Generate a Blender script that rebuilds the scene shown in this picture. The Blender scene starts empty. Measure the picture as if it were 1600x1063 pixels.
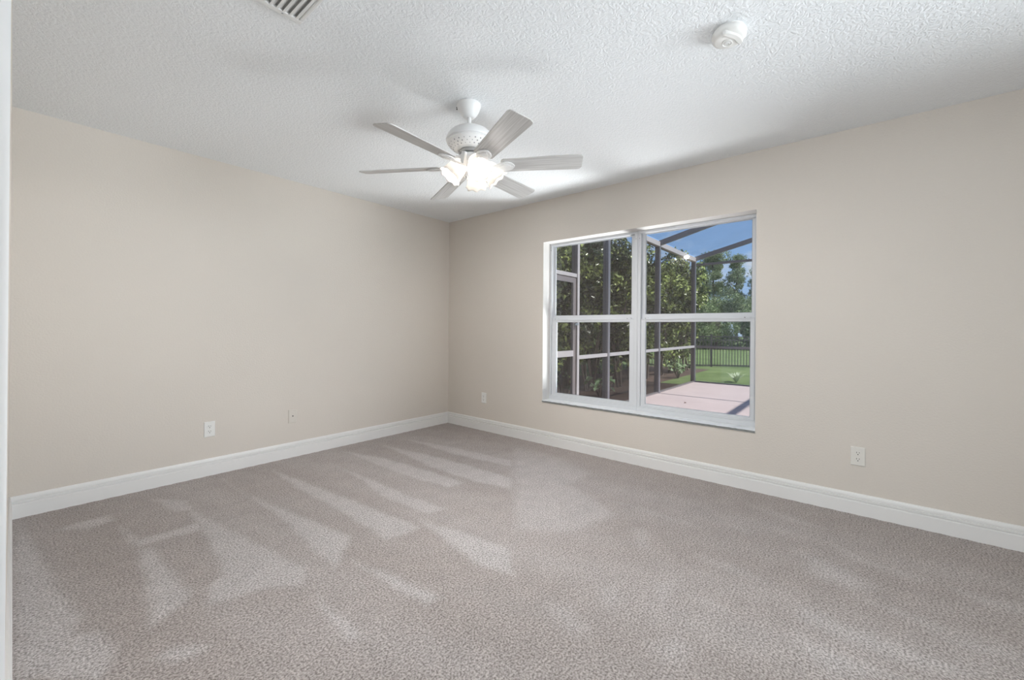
import bpy, bmesh, math, random
import numpy as np
from mathutils import Vector, Matrix, Euler

S = bpy.context.scene
COL = S.collection
R = math.radians
random.seed(7)
rng = np.random.default_rng(11)

# ------------------------------------------------------------------ camera
CAM = Vector((-3.40896, -3.84508, 1.15212))
YAW, PITCH, ROLL = 0.694052, 0.001405, 0.007894
F_PX, CY = 649.98, 512.6
cd = bpy.data.cameras.new('camera'); cam = bpy.data.objects.new('camera', cd); COL.objects.link(cam)
v = Vector((math.cos(YAW)*math.cos(PITCH), math.sin(YAW)*math.cos(PITCH), math.sin(PITCH)))
r0 = v.cross(Vector((0, 0, 1))).normalized(); u0 = r0.cross(v)
r1 = math.cos(ROLL)*r0 + math.sin(ROLL)*u0; u1 = -math.sin(ROLL)*r0 + math.cos(ROLL)*u0
M = Matrix((r1, u1, -v)).transposed().to_4x4(); M.translation = CAM
cam.matrix_world = M
cd.sensor_fit = 'HORIZONTAL'; cd.sensor_width = 36.0; cd.lens = F_PX/1600*36.0
cd.shift_x = 0.0; cd.shift_y = (CY - 531.5)/1600
cd.clip_start = 0.001; cd.clip_end = 500
S.camera = cam

# ------------------------------------------------------------------ view
S.view_settings.view_transform = 'Standard'; S.view_settings.look = 'None'
S.view_settings.exposure = 0.0; S.view_settings.gamma = 1.0; S.view_settings.use_curve_mapping = False
cy = S.cycles
cy.max_bounces = 10; cy.diffuse_bounces = 6; cy.glossy_bounces = 4; cy.transmission_bounces = 6
cy.transparent_max_bounces = 24; cy.caustics_reflective = False; cy.caustics_refractive = False
cy.use_denoising = True; cy.sample_clamp_indirect = 6.0

# ------------------------------------------------------------------ sky
W = bpy.data.worlds.new('sky'); S.world = W; W.use_nodes = True
nt = W.node_tree; nt.nodes.clear()
def wn(t, **k):
    n = nt.nodes.new(t)
    for a, b in k.items(): setattr(n, a, b)
    return n
tc = wn('ShaderNodeTexCoord'); sep = wn('ShaderNodeSeparateXYZ'); nt.links.new(tc.outputs['Generated'], sep.inputs[0])
ramp = wn('ShaderNodeValToRGB'); nt.links.new(sep.outputs['Z'], ramp.inputs[0])
e = ramp.color_ramp.elements
e[0].position = 0.0; e[0].color = (0.50, 0.66, 0.88, 1)
e[1].position = 1.0; e[1].color = (0.10, 0.24, 0.62, 1)
m = e.new(0.12); m.color = (0.33, 0.55, 0.92, 1)
m = e.new(0.35); m.color = (0.20, 0.40, 0.82, 1)
mp = wn('ShaderNodeMapping'); mp.inputs['Scale'].default_value = (1, 1, 2.2); nt.links.new(tc.outputs['Generated'], mp.inputs[0])
no = wn('ShaderNodeTexNoise'); no.inputs['Scale'].default_value = 5.5; no.inputs['Detail'].default_value = 7; no.inputs['Roughness'].default_value = 0.55
nt.links.new(mp.outputs[0], no.inputs['Vector'])
cr = wn('ShaderNodeValToRGB'); nt.links.new(no.outputs['Fac'], cr.inputs[0])
cr.color_ramp.elements[0].position = 0.50; cr.color_ramp.elements[1].position = 0.68
mx = wn('ShaderNodeMixRGB'); mx.inputs[2].default_value = (0.92, 0.94, 0.97, 1)
nt.links.new(cr.outputs[0], mx.inputs[0]); nt.links.new(ramp.outputs[0], mx.inputs[1])
bg = wn('ShaderNodeBackground'); bg.inputs['Strength'].default_value = 1.0; nt.links.new(mx.outputs[0], bg.inputs[0])
ow = wn('ShaderNodeOutputWorld'); nt.links.new(bg.outputs[0], ow.inputs[0])

# ------------------------------------------------------------------ lights
def light(name, kind, loc, energy, color=(1, 1, 1), direction=None, **k):
    l = bpy.data.lights.new(name, kind); l.energy = energy; l.color = color
    for a, b in k.items(): setattr(l, a, b)
    o = bpy.data.objects.new(name, l); COL.objects.link(o); o.location = loc
    if direction is not None:
        o.rotation_euler = Vector(direction).to_track_quat('-Z', 'Y').to_euler()
    return o
light('sun', 'SUN', (0, -8, 12), 8.0, (1.0, 0.97, 0.93), (0.0, 0.85, -1.0), angle=0.009)
# added fill lamps in front of the closed rear wall, behind the camera
light('rear_fill', 'AREA', (-2.6, -5.55, 1.25), 24, (0.87, 0.95, 1.0), (-0.1, 1, 0.35), shape='RECTANGLE', size=2.8, size_y=2.1)
light('second_rear_fill', 'AREA', (-1.0, -5.5, 1.5), 33, (0.87, 0.95, 1.0), (-0.52, 1, 0.06), shape='RECTANGLE', size=1.6, size_y=1.4, spread=R(75))  # second added fill lamp; the rear wall has no window
# added fill lamp in the hall behind the open doorway
light('hall_fill', 'AREA', (-4.45, -4.1, 1.5), 50, (0.87, 0.95, 1.0), (1, 0.15, 0), shape='RECTANGLE', size=1.2, size_y=1.6)
# added lamp below the sill, standing in for daylight bounced off the patio
light('patio_bounce_fill', 'AREA', (0.62, -2.25, 0.12), 41, (0.95, 0.98, 1.0), (-0.70, 0.40, 1.0), shape='RECTANGLE', size=0.5, size_y=1.5, spread=R(96))

# ------------------------------------------------------------------ materials
def mat(name):
    m = bpy.data.materials.new(name); m.use_nodes = True
    t = m.node_tree; b = t.nodes['Principled BSDF']
    return m, t, b
def simple(name, col, rough=0.5, metallic=0.0, spec=0.5, vary=0.06, scale=12.0, bump=0.0, bscale=200.0, detail=4):
    """principled surface whose colour drifts a little with a noise"""
    m, t, b = mat(name)
    tcn = t.nodes.new('ShaderNodeTexCoord')
    n = t.nodes.new('ShaderNodeTexNoise'); n.inputs['Scale'].default_value = scale; n.inputs['Detail'].default_value = detail
    t.links.new(tcn.outputs['Object'], n.inputs['Vector'])
    mixn = t.nodes.new('ShaderNodeMixRGB'); t.links.new(n.outputs['Fac'], mixn.inputs[0])
    mixn.inputs[1].default_value = tuple(c*(1-vary) for c in col)+(1,)
    mixn.inputs[2].default_value = tuple(min(1, c*(1+vary)) for c in col)+(1,)
    t.links.new(mixn.outputs[0], b.inputs['Base Color'])
    b.inputs['Roughness'].default_value = rough; b.inputs['Metallic'].default_value = metallic
    b.inputs['Specular IOR Level'].default_value = spec
    if bump:
        n2 = t.nodes.new('ShaderNodeTexNoise'); n2.inputs['Scale'].default_value = bscale; n2.inputs['Detail'].default_value = 3
        t.links.new(tcn.outputs['Object'], n2.inputs['Vector'])
        bp = t.nodes.new('ShaderNodeBump'); bp.inputs['Strength'].default_value = bump; bp.inputs['Distance'].default_value = 0.01
        t.links.new(n2.outputs['Fac'], bp.inputs['Height']); t.links.new(bp.outputs[0], b.inputs['Normal'])
    return m

def wall_paint():
    m, t, b = mat('beige_wall_paint')
    g = t.nodes.new('ShaderNodeNewGeometry')
    n = t.nodes.new('ShaderNodeTexNoise'); n.inputs['Scale'].default_value = 1.3; t.links.new(g.outputs['Position'], n.inputs['Vector'])
    x = t.nodes.new('ShaderNodeMixRGB'); x.inputs[1].default_value = (0.650, 0.602, 0.548, 1); x.inputs[2].default_value = (0.675, 0.627, 0.572, 1)
    t.links.new(n.outputs['Fac'], x.inputs[0]); t.links.new(x.outputs[0], b.inputs['Base Color'])
    b.inputs['Roughness'].default_value = 0.7; b.inputs['Specular IOR Level'].default_value = 0.25
    n2 = t.nodes.new('ShaderNodeTexNoise'); n2.inputs['Scale'].default_value = 95; n2.inputs['Detail'].default_value = 2
    t.links.new(g.outputs['Position'], n2.inputs['Vector'])
    bp = t.nodes.new('ShaderNodeBump'); bp.inputs['Strength'].default_value = 0.16; bp.inputs['Distance'].default_value = 0.01
    t.links.new(n2.outputs['Fac'], bp.inputs['Height']); t.links.new(bp.outputs[0], b.inputs['Normal'])
    return m

def ceiling_paint():
    m, t, b = mat('knockdown_ceiling_paint')
    g = t.nodes.new('ShaderNodeNewGeometry')
    b.inputs['Base Color'].default_value = (0.84, 0.86, 0.877, 1); b.inputs['Roughness'].default_value = 0.85
    b.inputs['Specular IOR Level'].default_value = 0.15
    n0 = t.nodes.new('ShaderNodeTexNoise'); n0.inputs['Scale'].default_value = 22; n0.inputs['Detail'].default_value = 2
    t.links.new(g.outputs['Position'], n0.inputs['Vector'])
    ad = t.nodes.new('ShaderNodeVectorMath'); ad.operation = 'MULTIPLY_ADD'
    ad.inputs[1].default_value = (0.05, 0.05, 0.05); t.links.new(n0.outputs['Color'], ad.inputs[0]); t.links.new(g.outputs['Position'], ad.inputs[2])
    n = t.nodes.new('ShaderNodeTexNoise'); n.inputs['Scale'].default_value = 75; n.inputs['Detail'].default_value = 3; n.inputs['Roughness'].default_value = 0.5
    t.links.new(ad.outputs[0], n.inputs['Vector'])
    c = t.nodes.new('ShaderNodeValToRGB'); c.color_ramp.elements[0].position = 0.40; c.color_ramp.elements[1].position = 0.58
    t.links.new(n.outputs['Fac'], c.inputs[0])
    bp = t.nodes.new('ShaderNodeBump'); bp.inputs['Strength'].default_value = 0.36; bp.inputs['Distance'].default_value = 0.006
    t.links.new(c.outputs[0], bp.inputs['Height']); t.links.new(bp.outputs[0], b.inputs['Normal'])
    return m

def carpet():
    m, t, b = mat('taupe_carpet')
    g = t.nodes.new('ShaderNodeNewGeometry')
    at = t.nodes.new('ShaderNodeAttribute'); at.attribute_name = 'pile_lay'
    n1 = t.nodes.new('ShaderNodeTexNoise'); n1.inputs['Scale'].default_value = 125; n1.inputs['Detail'].default_value = 2; n1.inputs['Roughness'].default_value = 0.6
    n2 = t.nodes.new('ShaderNodeTexNoise'); n2.inputs['Scale'].default_value = 9; n2.inputs['Detail'].default_value = 4
    for n in (n1, n2): t.links.new(g.outputs['Position'], n.inputs['Vector'])
    a = t.nodes.new('ShaderNodeMixRGB'); a.inputs[1].default_value = (0.345, 0.306, 0.290, 1); a.inputs[2].default_value = (0.475, 0.450, 0.446, 1)
    t.links.new(at.outputs['Fac'], a.inputs[0])
    s = t.nodes.new('ShaderNodeValToRGB'); s.color_ramp.elements[0].position = 0.34; s.color_ramp.elements[1].position = 0.66
    s.color_ramp.elements[0].color = (0.49, 0.47, 0.45, 1); s.color_ramp.elements[1].color = (1.44, 1.44, 1.44, 1)
    t.links.new(n1.outputs['Fac'], s.inputs[0])
    ml = t.nodes.new('ShaderNodeMixRGB'); ml.blend_type = 'MULTIPLY'; ml.inputs[0].default_value = 1.0
    t.links.new(a.outputs[0], ml.inputs[1]); t.links.new(s.outputs[0], ml.inputs[2])
    s2 = t.nodes.new('ShaderNodeValToRGB'); s2.color_ramp.elements[0].position = 0.3; s2.color_ramp.elements[1].position = 0.7
    s2.color_ramp.elements[0].color = (0.94, 0.94, 0.94, 1); s2.color_ramp.elements[1].color = (1.06, 1.06, 1.06, 1)
    t.links.new(n2.outputs['Fac'], s2.inputs[0])
    m2 = t.nodes.new('ShaderNodeMixRGB'); m2.blend_type = 'MULTIPLY'; m2.inputs[0].default_value = 1.0
    t.links.new(ml.outputs[0], m2.inputs[1]); t.links.new(s2.outputs[0], m2.inputs[2])
    t.links.new(m2.outputs[0], b.inputs['Base Color'])
    b.inputs['Roughness'].default_value = 1.0; b.inputs['Specular IOR Level'].default_value = 0.05
    b.inputs['Sheen Weight'].default_value = 0.15; b.inputs['Sheen Roughness'].default_value = 0.6
    bp = t.nodes.new('ShaderNodeBump'); bp.inputs['Strength'].default_value = 0.55; bp.inputs['Distance'].default_value = 0.008
    t.links.new(n1.outputs['Fac'], bp.inputs['Height']); t.links.new(bp.outputs[0], b.inputs['Normal'])
    return m

def blade_wood():
    m, t, b = mat('whitewashed_blade')
    tcn = t.nodes.new('ShaderNodeTexCoord')
    mp = t.nodes.new('ShaderNodeMapping'); mp.inputs['Scale'].default_value = (3, 130, 60); t.links.new(tcn.outputs['Object'], mp.inputs[0])
    n = t.nodes.new('ShaderNodeTexNoise'); n.inputs['Scale'].default_value = 1.0; n.inputs['Detail'].default_value = 3; t.links.new(mp.outputs[0], n.inputs['Vector'])
    c = t.nodes.new('ShaderNodeValToRGB'); c.color_ramp.elements[0].position = 0.33; c.color_ramp.elements[1].position = 0.62
    c.color_ramp.elements[0].color = (0.44, 0.43, 0.42, 1); c.color_ramp.elements[1].color = (0.60, 0.595, 0.585, 1)
    t.links.new(n.outputs['Fac'], c.inputs[0]); t.links.new(c.outputs[0], b.inputs['Base Color'])
    b.inputs['Roughness'].default_value = 0.42
    return m

def glass():
    m, t, b = mat('window_glass'); t.nodes.remove(b)
    out = t.nodes['Material Output']
    lw = t.nodes.new('ShaderNodeLayerWeight'); lw.inputs[0].default_value = 0.5
    pw = t.nodes.new('ShaderNodeMath'); pw.operation = 'POWER'; pw.inputs[1].default_value = 5; t.links.new(lw.outputs['Facing'], pw.inputs[0])
    ma = t.nodes.new('ShaderNodeMath'); ma.operation = 'MULTIPLY_ADD'; ma.inputs[1].default_value = 0.96; ma.inputs[2].default_value = 0.04; t.links.new(pw.outputs[0], ma.inputs[0])
    tr = t.nodes.new('ShaderNodeBsdfTransparent'); tr.inputs[0].default_value = (0.975, 0.985, 0.98, 1)
    gl = t.nodes.new('ShaderNodeBsdfGlossy'); gl.inputs['Roughness'].default_value = 0.015
    mx = t.nodes.new('ShaderNodeMixShader'); t.links.new(ma.outputs[0], mx.inputs[0]); t.links.new(tr.outputs[0], mx.inputs[1]); t.links.new(gl.outputs[0], mx.inputs[2])
    t.links.new(mx.outputs[0], out.inputs[0])
    return m

def screen_mesh(name, dens, col):
    m, t, b = mat(name); t.nodes.remove(b)
    out = t.nodes['Material Output']
    tr = t.nodes.new('ShaderNodeBsdfTransparent')
    di = t.nodes.new('ShaderNodeBsdfDiffuse'); di.inputs[0].default_value = col+(1,)
    g = t.nodes.new('ShaderNodeNewGeometry')
    n = t.nodes.new('ShaderNodeTexNoise'); n.inputs['Scale'].default_value = 1.5; t.links.new(g.outputs['Position'], n.inputs['Vector'])
    ma = t.nodes.new('ShaderNodeMath'); ma.operation = 'MULTIPLY_ADD'; ma.inputs[1].default_value = 0.12; ma.inputs[2].default_value = dens-0.06
    t.links.new(n.outputs['Fac'], ma.inputs[0])
    mx = t.nodes.new('ShaderNodeMixShader'); t.links.new(ma.outputs[0], mx.inputs[0]); t.links.new(tr.outputs[0], mx.inputs[1]); t.links.new(di.outputs[0], mx.inputs[2])
    t.links.new(mx.outputs[0], out.inputs[0])
    return m

def leafy(name, dark, light_, rough=0.35, trans=0.25, spec=0.5):
    m, t, b = mat(name)
    at = t.nodes.new('ShaderNodeAttribute'); at.attribute_name = 'tint'
    x = t.nodes.new('ShaderNodeMixRGB'); x.inputs[1].default_value = dark+(1,); x.inputs[2].default_value = light_+(1,)
    t.links.new(at.outputs['Fac'], x.inputs[0]); t.links.new(x.outputs[0], b.inputs['Base Color'])
    b.inputs['Roughness'].default_value = rough; b.inputs['Specular IOR Level'].default_value = spec
    tl = t.nodes.new('ShaderNodeBsdfTranslucent'); t.links.new(x.outputs[0], tl.inputs[0])
    mx = t.nodes.new('ShaderNodeMixShader'); mx.inputs[0].default_value = trans
    t.links.new(b.outputs[0], mx.inputs[1]); t.links.new(tl.outputs[0], mx.inputs[2])
    t.links.new(mx.outputs[0], t.nodes['Material Output'].inputs[0])
    return m

def frosted():
    m, t, b = mat('frosted_white_glass'); t.nodes.remove(b)
    tcn = t.nodes.new('ShaderNodeTexCoord')
    n = t.nodes.new('ShaderNodeTexNoise'); n.inputs['Scale'].default_value = 30; t.links.new(tcn.outputs['Object'], n.inputs['Vector'])
    x = t.nodes.new('ShaderNodeMixRGB'); x.inputs[1].default_value = (0.90, 0.87, 0.83, 1); x.inputs[2].default_value = (0.95, 0.93, 0.90, 1)
    t.links.new(n.outputs['Fac'], x.inputs[0])
    tl = t.nodes.new('ShaderNodeBsdfTranslucent'); di = t.nodes.new('ShaderNodeBsdfDiffuse')
    for q in (tl, di): t.links.new(x.outputs[0], q.inputs[0])
    mx = t.nodes.new('ShaderNodeMixShader'); mx.inputs[0].default_value = 0.52
    t.links.new(tl.outputs[0], mx.inputs[1]); t.links.new(di.outputs[0], mx.inputs[2])
    t.links.new(mx.outputs[0], t.nodes['Material Output'].inputs[0])
    return m

def glow(name, col, strength):
    m, t, b = mat(name)
    b.inputs['Base Color'].default_value = col+(1,); b.inputs['Emission Color'].default_value = col+(1,); b.inputs['Emission Strength'].default_value = strength
    return m

def concrete():
    m, t, b = mat('pink_patio_concrete')
    g = t.nodes.new('ShaderNodeNewGeometry')
    n = t.nodes.new('ShaderNodeTexNoise'); n.inputs['Scale'].default_value = 2.0; n.inputs['Detail'].default_value = 8
    t.links.new(g.outputs['Position'], n.inputs['Vector'])
    x = t.nodes.new('ShaderNodeMixRGB'); x.inputs[1].default_value = (0.445, 0.36, 0.35, 1); x.inputs[2].default_value = (0.52, 0.43, 0.415, 1)
    t.links.new(n.outputs['Fac'], x.inputs[0]); t.links.new(x.outputs[0], b.inputs['Base Color'])
    b.inputs['Roughness'].default_value = 0.9
    return m

def turf():
    m, t, b = mat('lawn_grass')
    g = t.nodes.new('ShaderNodeNewGeometry')
    n = t.nodes.new('ShaderNodeTexNoise'); n.inputs['Scale'].default_value = 0.9; n.inputs['Detail'].default_value = 8; n.inputs['Roughness'].default_value = 0.7
    t.links.new(g.outputs['Position'], n.inputs['Vector'])
    c = t.nodes.new('ShaderNodeValToRGB'); c.color_ramp.elements[0].position = 0.35; c.color_ramp.elements[1].position = 0.68
    c.color_ramp.elements[0].color = (0.095, 0.145, 0.05, 1); c.color_ramp.elements[1].color = (0.19, 0.25, 0.105, 1)
    t.links.new(n.outputs['Fac'], c.inputs[0]); t.links.new(c.outputs[0], b.inputs['Base Color'])
    b.inputs['Roughness'].default_value = 0.95; b.inputs['Specular IOR Level'].default_value = 0.1
    n2 = t.nodes.new('ShaderNodeTexNoise'); n2.inputs['Scale'].default_value = 40; t.links.new(g.outputs['Position'], n2.inputs['Vector'])
    bp = t.nodes.new('ShaderNodeBump'); bp.inputs['Strength'].default_value = 0.7; bp.inputs['Distance'].default_value = 0.05
    t.links.new(n2.outputs['Fac'], bp.inputs['Height']); t.links.new(bp.outputs[0], b.inputs['Normal'])
    return m

def marble():
    m, t, b = mat('white_marble')
    g = t.nodes.new('ShaderNodeNewGeometry')
    n = t.nodes.new('ShaderNodeTexNoise'); n.inputs['Scale'].default_value = 9; n.inputs['Detail'].default_value = 8; n.inputs['Distortion'].default_value = 1.2
    t.links.new(g.outputs['Position'], n.inputs['Vector'])
    c = t.nodes.new('ShaderNodeValToRGB'); c.color_ramp.elements[0].position = 0.30; c.color_ramp.elements[1].position = 0.50
    c.color_ramp.elements[0].color = (0.66, 0.68, 0.69, 1); c.color_ramp.elements[1].color = (0.80, 0.82, 0.83, 1)
    t.links.new(n.outputs['Fac'], c.inputs[0]); t.links.new(c.outputs[0], b.inputs['Base Color'])
    b.inputs['Roughness'].default_value = 0.3
    return m

M_WALL = wall_paint(); M_CEIL = ceiling_paint(); M_CARPET = carpet()
M_TRIM = simple('white_trim_paint', (0.78, 0.775, 0.765), 0.4, vary=0.02, scale=3)
M_DOORPAINT = simple('white_door_paint', (0.80, 0.825, 0.85), 0.45, vary=0.02, scale=3)
M_REVEAL = simple('pale_reveal', (0.70, 0.685, 0.665), 0.7, vary=0.03, scale=8, bump=0.1, bscale=90)  # reveal faces, paler than the wall
M_VINYL = simple('white_window_frame', (0.61, 0.625, 0.65), 0.35, vary=0.02, scale=5)
M_GASKET = simple('grey_window_gasket', (0.30, 0.31, 0.33), 0.6)
M_GLASS = glass(); M_MARBLE = marble()
M_FANWHITE = simple('white_fan_enamel', (0.80, 0.80, 0.80), 0.3, vary=0.015, scale=8)
M_BLADE = blade_wood(); M_SHADE = frosted()
M_BULB = glow('lit_bulb', (1.0, 0.975, 0.945), 1650.0)
M_DARK = simple('dark_slot', (0.035, 0.035, 0.035), 0.6)
M_STEEL = simple('brushed_steel', (0.55, 0.55, 0.55), 0.35, metallic=1.0)
M_PLASTIC = simple('white_plastic', (0.79, 0.785, 0.765), 0.4, vary=0.015)
M_IVORY = simple('almond_plate_plastic', (0.72, 0.70, 0.655), 0.4, vary=0.015)
M_VENT = simple('vent_enamel', (0.76, 0.76, 0.75), 0.45, vary=0.03, scale=20)
M_VENTDARK = simple('vent_duct_dark', (0.36, 0.36, 0.35), 0.8)
M_BRONZE = simple('bronze_aluminium', (0.165, 0.145, 0.148), 0.36, vary=0.08, scale=4, spec=0.8)
M_SCREEN = screen_mesh('dark_insect_screen', 0.35, (0.042, 0.036, 0.034))
M_ROOFSCREEN = screen_mesh('roof_insect_screen', 0.30, (0.07, 0.08, 0.10))
M_FRONTSCREEN = screen_mesh('front_insect_screen', 0.20, (0.10, 0.10, 0.11))
M_SUNLITBRONZE = simple('sunlit_bronze', (0.37, 0.355, 0.37), 0.42, vary=0.05, scale=4)  # paler bronze: sunlight on the patio-side faces put into the colour
M_SILLEDGE = simple('rough_marble_edge', (0.24, 0.25, 0.245), 0.8, vary=0.35, scale=30)
M_BLACKMETAL = simple('black_fence_metal', (0.03, 0.028, 0.034), 0.5)
M_CONC = concrete(); M_TURF = turf()
M_JOINT = simple('patio_joint', (0.20, 0.155, 0.145), 0.95)  # joint between the slabs, darker than the concrete
M_MULCH = simple('brown_mulch', (0.085, 0.055, 0.042), 0.95, vary=0.4, scale=18, bump=0.8, bscale=40)
M_STUCCO = simple('exterior_stucco', (0.62, 0.55, 0.46), 0.9, bump=0.3, bscale=60)
M_BARK = simple('grey_brown_bark', (0.10, 0.078, 0.068), 0.9, vary=0.35, scale=14, bump=0.6, bscale=30)
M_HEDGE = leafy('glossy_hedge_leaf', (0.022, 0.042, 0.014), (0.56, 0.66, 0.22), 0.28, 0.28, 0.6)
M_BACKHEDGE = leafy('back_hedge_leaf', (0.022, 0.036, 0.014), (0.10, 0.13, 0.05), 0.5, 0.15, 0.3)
M_PINE = leafy('pine_needles', (0.16, 0.215, 0.125), (0.42, 0.49, 0.27), 0.6, 0.3, 0.2)
M_BUSH = leafy('bush_leaves', (0.13, 0.19, 0.09), (0.34, 0.42, 0.21), 0.55, 0.25, 0.2)
M_PALELEAF = leafy('pale_broad_leaf', (0.18, 0.30, 0.13), (0.50, 0.62, 0.40), 0.4, 0.3, 0.4)
M_DRY = simple('dry_leaf_brown', (0.13, 0.07, 0.05), 0.9)

# ------------------------------------------------------------------ mesh helpers
class MB:
    """collects vertices and faces, links them as ONE mesh object"""
    def __init__(s): s.v = []; s.f = []; s.m = []
    def add(s, vs, fs, mi=0):
        o = len(s.v); s.v += [tuple(q) for q in vs]
        s.f += [tuple(i+o for i in q) for q in fs]; s.m += [mi]*len(fs)
    def box(s, a, b, mi=0):
        (x0, y0, z0), (x1, y1, z1) = [tuple(min(p, q) for p, q in zip(a, b)), tuple(max(p, q) for p, q in zip(a, b))]
        s.add([(x0, y0, z0), (x1, y0, z0), (x1, y1, z0), (x0, y1, z0), (x0, y0, z1), (x1, y0, z1), (x1, y1, z1), (x0, y1, z1)],
              [(0, 3, 2, 1), (4, 5, 6, 7), (0, 1, 5, 4), (1, 2, 6, 5), (2, 3, 7, 6), (3, 0, 4, 7)], mi)
    def bar(s, p, q, w, h, up=(0, 0, 1), mi=0):
        p = Vector(p); q = Vector(q); d = (q-p).normalized(); sd = d.cross(Vector(up)).normalized(); u = sd.cross(d)
        vs = [c+sd*(a*w/2)+u*(b*h/2) for c in (p, q) for a, b in ((-1, -1), (1, -1), (1, 1), (-1, 1))]
        s.add(vs, [(0, 1, 2, 3), (7, 6, 5, 4), (0, 4, 5, 1), (1, 5, 6, 2), (2, 6, 7, 3), (3, 7, 4, 0)], mi)
    def tube(s, pts, rad, n=10, mi=0):
        pts = [Vector(p) for p in pts]
        if not isinstance(rad, (list, tuple)): rad = [rad]*len(pts)
        rings = []; o = []
        for i, p in enumerate(pts):
            d = (pts[min(i+1, len(pts)-1)]-pts[max(i-1, 0)]).normalized()
            a = d.orthogonal().normalized() if not o else (o[-1]-d*o[-1].dot(d)).normalized()
            o.append(a); b = d.cross(a)
            rings.append([p+(a*math.cos(2*math.pi*k/n)+b*math.sin(2*math.pi*k/n))*rad[i] for k in range(n)])
        vs = [q for r_ in rings for q in r_]; fs = []
        for i in range(len(pts)-1):
            for k in range(n):
                fs.append((i*n+k, i*n+(k+1) % n, (i+1)*n+(k+1) % n, (i+1)*n+k))
        fs.append(tuple(reversed(range(n)))); fs.append(tuple(range((len(pts)-1)*n, len(pts)*n)))
        s.add(vs, fs, mi)
    def lathe(s, prof, n=48, mat_=None, ruffle=None, mi=0):
        vs = []; fs = []
        for i, (r_, z) in enumerate(prof):
            for k in range(n):
                th = 2*math.pi*k/n
                rr, zz = (r_, z) if ruffle is None else ruffle(r_, z, th)
                q = Vector((rr*math.cos(th), rr*math.sin(th), zz))
                vs.append(mat_ @ q if mat_ else q)
        for i in range(len(prof)-1):
            for k in range(n):
                fs.append((i*n+k, i*n+(k+1) % n, (i+1)*n+(k+1) % n, (i+1)*n+k))
        if ruffle is None:
            if prof[0][0] > 1e-6: fs.append(tuple(reversed(range(n))))
            if prof[-1][0] > 1e-6: fs.append(tuple(range((len(prof)-1)*n, len(prof)*n)))
        s.add(vs, fs, mi)
    def prism(s, poly, z0, z1, mat_=None, mi=0):
        n = len(poly); vs = [Vector((x, y, z0)) for x, y in poly]+[Vector((x, y, z1)) for x, y in poly]
        if mat_: vs = [mat_ @ q for q in vs]
        fs = [tuple(reversed(range(n))), tuple(range(n, 2*n))]+[(k, (k+1) % n, n+(k+1) % n, n+k) for k in range(n)]
        s.add(vs, fs, mi)
    def sphere(s, c, r_, n=10, mi=0, sz=1.0):
        c = Vector(c); m = max(4, n//2+1)
        prof = [(max(1e-5, r_*math.sin(math.pi*i/m)), -r_*sz*math.cos(math.pi*i/m)) for i in range(m+1)]
        s.lathe(prof, n, Matrix.Translation(c), mi=mi)
    def extrude(s, prof, path, mi=0):
        """sweep a list of 3D point rings"""
        n = len(prof)
        vs = [q for ring in path for q in ring]; fs = []
        for i in range(len(path)-1):
            for k in range(n):
                fs.append((i*n+k, i*n+(k+1) % n, (i+1)*n+(k+1) % n, (i+1)*n+k))
        fs.append(tuple(reversed(range(n)))); fs.append(tuple(range((len(path)-1)*n, len(path)*n)))
        s.add(vs, fs, mi)
    def build(s, name, mats, parent=None, bevel=0.0, smooth=None, origin=None, seg=2):
        me = bpy.data.meshes.new(name)
        o3 = Vector(origin) if origin is not None else (Vector(parent['base']) if parent is not None and 'base' in parent else Vector((0, 0, 0)))
        me.from_pydata([tuple(Vector(q)-o3) for q in s.v], [], s.f)
        mats = mats if isinstance(mats, (list, tuple)) else [mats]
        for m_ in mats: me.materials.append(m_)
        me.polygons.foreach_set('material_index', s.m)
        bmm = bmesh.new(); bmm.from_mesh(me); bmesh.ops.recalc_face_normals(bmm, faces=bmm.faces[:]); bmm.to_mesh(me); bmm.free()
        ob = bpy.data.objects.new(name, me); COL.objects.link(ob)
        if parent is not None: ob.parent = parent
        elif origin is not None: ob.location = o3
        if bevel:
            b = ob.modifiers.new('bevel', 'BEVEL'); b.width = bevel; b.segments = seg; b.limit_method = 'ANGLE'; b.angle_limit = R(40)
        if smooth is not None:
            me.polygons.foreach_set('use_smooth', [True]*len(me.polygons)); me.set_sharp_from_angle(angle=R(smooth))
        me.update()
        return ob

def tag(o, label, cat, group=None, kind=None):
    o['label'] = label; o['category'] = cat
    if group: o['group'] = group
    if kind: o['kind'] = kind
    return o
def thing(name, loc, label, cat, group=None, kind=None, rot=None, world=True):
    """Empty at the base of a thing; parts are given in world coordinates when world is True"""
    o = bpy.data.objects.new(name, None); COL.objects.link(o); o.location = loc; o.empty_display_size = 0.1
    if rot: o.rotation_euler = rot
    o['base'] = tuple(loc) if world else (0.0, 0.0, 0.0)
    return tag(o, label, cat, group, kind)
def attach(o, parent):
    """keep a part's own coordinates relative to its parent part (both share the thing's base)"""
    o.parent = parent
    return o
def sub(mb, name, mats, part, root, **k):
    o = mb.build(name, mats, None, origin=None, **k)
    b = Vector(root['base'])
    for q in o.data.vertices: q.co -= b
    o.parent = part
    return o

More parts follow.
